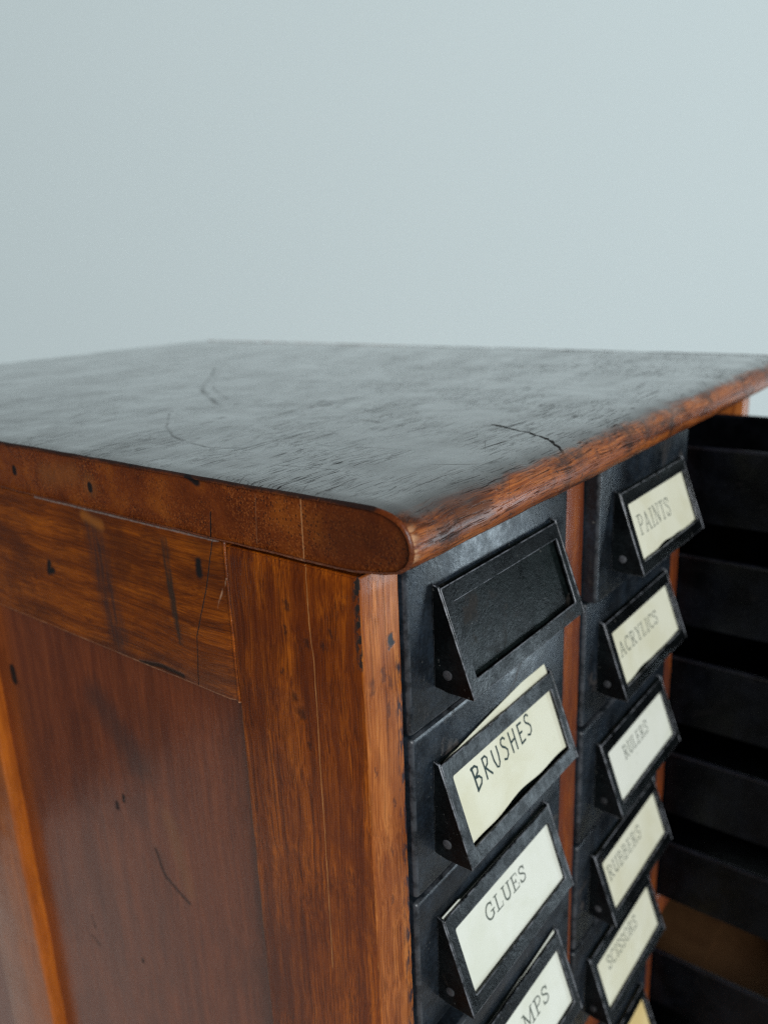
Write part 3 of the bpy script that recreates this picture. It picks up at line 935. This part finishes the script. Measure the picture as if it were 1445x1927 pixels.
HAND = {
    'B': (0.62, [(1.15, [(.08, 1.02), (.12, .55), (.13, -.02)]), (1.1, [(.02, .98), (.30, 1.0), (.46, .86), (.42, .68), (.16, .52)]), (1.1, [(.16, .53), (.42, .47), (.54, .30), (.44, .12), (.10, -.04)])]),
    'R': (0.58, [(1, [(.10, 1.0), (.12, .5), (.10, .04)]), (1, [(.10, .98), (.32, .99), (.44, .84), (.36, .62), (.14, .50)]), (1, [(.18, .52), (.36, .26), (.52, .06)])]),
    'U': (0.60, [(1, [(.08, 1.0), (.09, .5), (.20, .12), (.32, .06), (.44, .22), (.49, .6), (.48, 1.0)])]),
    'S': (0.52, [(1, [(.42, .86), (.32, .98), (.16, .96), (.07, .82), (.12, .66), (.30, .52), (.42, .36), (.38, .14), (.22, .02), (.04, .10)])]),
    'H': (0.60, [(1, [(.09, 1.02), (.11, .0)]), (1, [(.47, 1.0), (.46, -.02)]), (1, [(.10, .50), (.47, .54)])]),
    'E': (0.50, [(1, [(.09, 1.0), (.10, .5), (.09, .02)]), (1, [(.08, .99), (.42, .97)]), (1, [(.10, .53), (.34, .54)]), (1, [(.08, .02), (.43, .05)])]),
}


def stroke(bm, pts, hw, f):
    P = [Vector(p) for p in pts]
    rows = []
    for i, p in enumerate(P):
        d = (P[min(i + 1, len(P) - 1)] - P[max(i - 1, 0)])
        d.normalize()
        nn = Vector((-d.y, d.x))
        e = p.copy()
        if i == 0:
            e = p - d * hw * 0.6
        if i == len(P) - 1:
            e = p + d * hw * 0.6
        rows.append((bm.verts.new(f(*(e + nn * hw))), bm.verts.new(f(*(e - nn * hw)))))
    for a, b in zip(rows, rows[1:]):
        try:
            bm.faces.new((a[0], b[0], b[1], a[1]))
        except ValueError:
            pass


def card(rc, label, mat, word=None, u0=0, u1=0, vt=0, vb=0, hand=False, top=None, bottom=None, bulge=0.0004, thick=0.00030, ink_mat=None, tilt=0.0, weight=0.5):
    r, c = rc
    x0 = COLS[c][0] + HOLD_DX.get(rc, 0.014)
    base = Vector((x0, -PULL.get(rc, 0.0), ROWS[r]))
    top = top or (lambda s: 0.0008)
    bottom = bottom or (lambda s: 0.0312)
    ph = r * 1.7 + c

    def off(u, v):
        return CARD_W + 0.00028 * math.sin(u * 70 + ph) * math.sin(v * 70 + ph * 2) * 0.5 + (0.0004 + v * 0.07 if v < 0 else 0)
    nu, nv = 36, 12
    us = [0.0016 + (HW - 0.0032) * i / nu for i in range(nu + 1)]
    bm = bmesh.new()
    lay = []
    for side in (0, 1):
        g = []
        for i, u in enumerate(us):
            s = i / nu
            a, b = top(s), bottom(s)
            g.append([bm.verts.new(hp(u, a + (b - a) * j / nv, off(u, a + (b - a) * j / nv) - side * thick)) for j in range(nv + 1)])
        lay.append(g)
    for g in lay:
        for i in range(nu):
            for j in range(nv):
                bm.faces.new((g[i][j], g[i + 1][j], g[i + 1][j + 1], g[i][j + 1]))
    A, B = lay
    rim = [(i, 0) for i in range(nu)] + [(nu, j) for j in range(nv)] + [(i, nv) for i in range(nu, 0, -1)] + [(0, j) for j in range(nv, 0, -1)]
    for k, (i, j) in enumerate(rim):
        i2, j2 = rim[(k + 1) % len(rim)]
        bm.faces.new((A[i][j], A[i2][j2], B[i2][j2], B[i][j]))
    o = mesh_obj('label_card', bm, mat, None, base)
    o.rotation_euler = (0, TILT[rc], 0)
    o['label'] = label
    o['category'] = 'label card'
    o['group'] = 'paper cards in the drawer label holders'
    if word:
        G = HAND if hand else GLYPH
        rnd = random.Random(word)
        h = (vb - vt) / 1000
        gap = 0.16 if hand else 0.10
        tot = sum(G[ch][0] for ch in word) + gap * (len(word) - 1)
        sx = (u1 - u0) / 1000 / tot
        bm = bmesh.new()
        cur = 0.0
        for ch in word:
            wd, strokes = G[ch]
            jy = rnd.uniform(-1, 1) * (0.00035 if hand else 0.00010)
            sc = 1 + rnd.uniform(-1, 1) * (0.06 if hand else 0.012)
            for k, pts in strokes:
                def f(a, b, cur=cur, jy=jy, sc=sc):
                    u = u0 / 1000 + a
                    s = (u * 1000 - u0) / max(1, (u1 - u0))
                    v = vb / 1000 - b * 1.0 + tilt * s / 1000 + jy
                    return hp(u, v, off(u, v) + 0.00006)
                q = []
                for (a, b) in pts:
                    q.append(((cur + a) * sx, b * h * sc))
                stroke(bm, q, k * (0.00040 if hand else 0.00062 * weight), f)
            cur += wd + gap
        lt = mesh_obj('lettering', bm, ink_mat or M_TYPE, o, (0, 0, 0), smooth=False)
    return o


def wavy(base, amp, k, ph):
    return lambda s: base + amp * (math.sin(s * k + ph) + 0.5 * math.sin(s * k * 2.7 + ph * 2.1))


card((1, 0), 'cream card hand-lettered BRUSHES, its curled top edge sticking out of the holder', M_CARD, 'BRUSHES', 15.6, 56.0, 9.2, 16.7, True,
     top=lambda s: 0.0009 - 0.0058 * max(0.0, s - 0.02) ** 0.8 * (1.0 if s < 0.93 else 1 - (s - 0.93) * 3),
     bottom=lambda s: 0.0300 - 0.0004 * math.sin(s * 16) - 0.0012 * math.sin(s * 3.1) ** 2 - 0.0006 * s, ink_mat=M_PEN, tilt=-1.7)
card((2, 0), 'pale card typed GLUES in the left column below the hand-lettered one', M_CARDW, 'GLUES', 23.0, 51.5, 10.4, 16.0, top=lambda s: -0.0006 if s < 0.16 else 0.0004, weight=0.62)
card((3, 0), 'pale card ending in the letters MPS at the bottom edge of the photo', M_CARDW, 'STAMPS', 20.5, 60.5, 12.4, 18.6, top=lambda s: 0.0006 - 0.0030 * max(0.0, s - 0.35) ** 1.2, weight=0.66)
card((0, 1), 'cream card typed PAINTS in the topmost labelled drawer', M_CARD, 'PAINTS', 12.3, 49.0, 12.4, 20.5, bottom=wavy(0.0296, 0.0005, 9, 0.4), weight=0.52)
card((1, 1), 'cream card typed ACRYLICS in the second drawer of the middle column', M_CARD, 'ACRYLICS', 9.8, 55.0, 12.4, 18.6, bottom=wavy(0.0298, 0.0005, 8, 1.9), weight=0.52)
card((2, 1), 'cream card typed RULERS in the third drawer of the middle column', M_CARDW, 'RULERS', 20.5, 50.5, 10.8, 16.8, weight=0.52)
card((3, 1), 'cream card typed RUBBERS in the fourth drawer of the middle column', M_CARD, 'RUBBERS', 9.2, 49.5, 11.0, 17.6, weight=0.50)
card((4, 1), 'cream card typed SCISSORS in the fifth drawer of the middle column', M_CARD, 'SCISSORS', 16.0, 53.0, 10.0, 16.4, weight=0.52)
card((5, 1), 'yellowed blank card at the bottom of the middle column below the scissors card', M_CARDY, None)
del cab['frame']
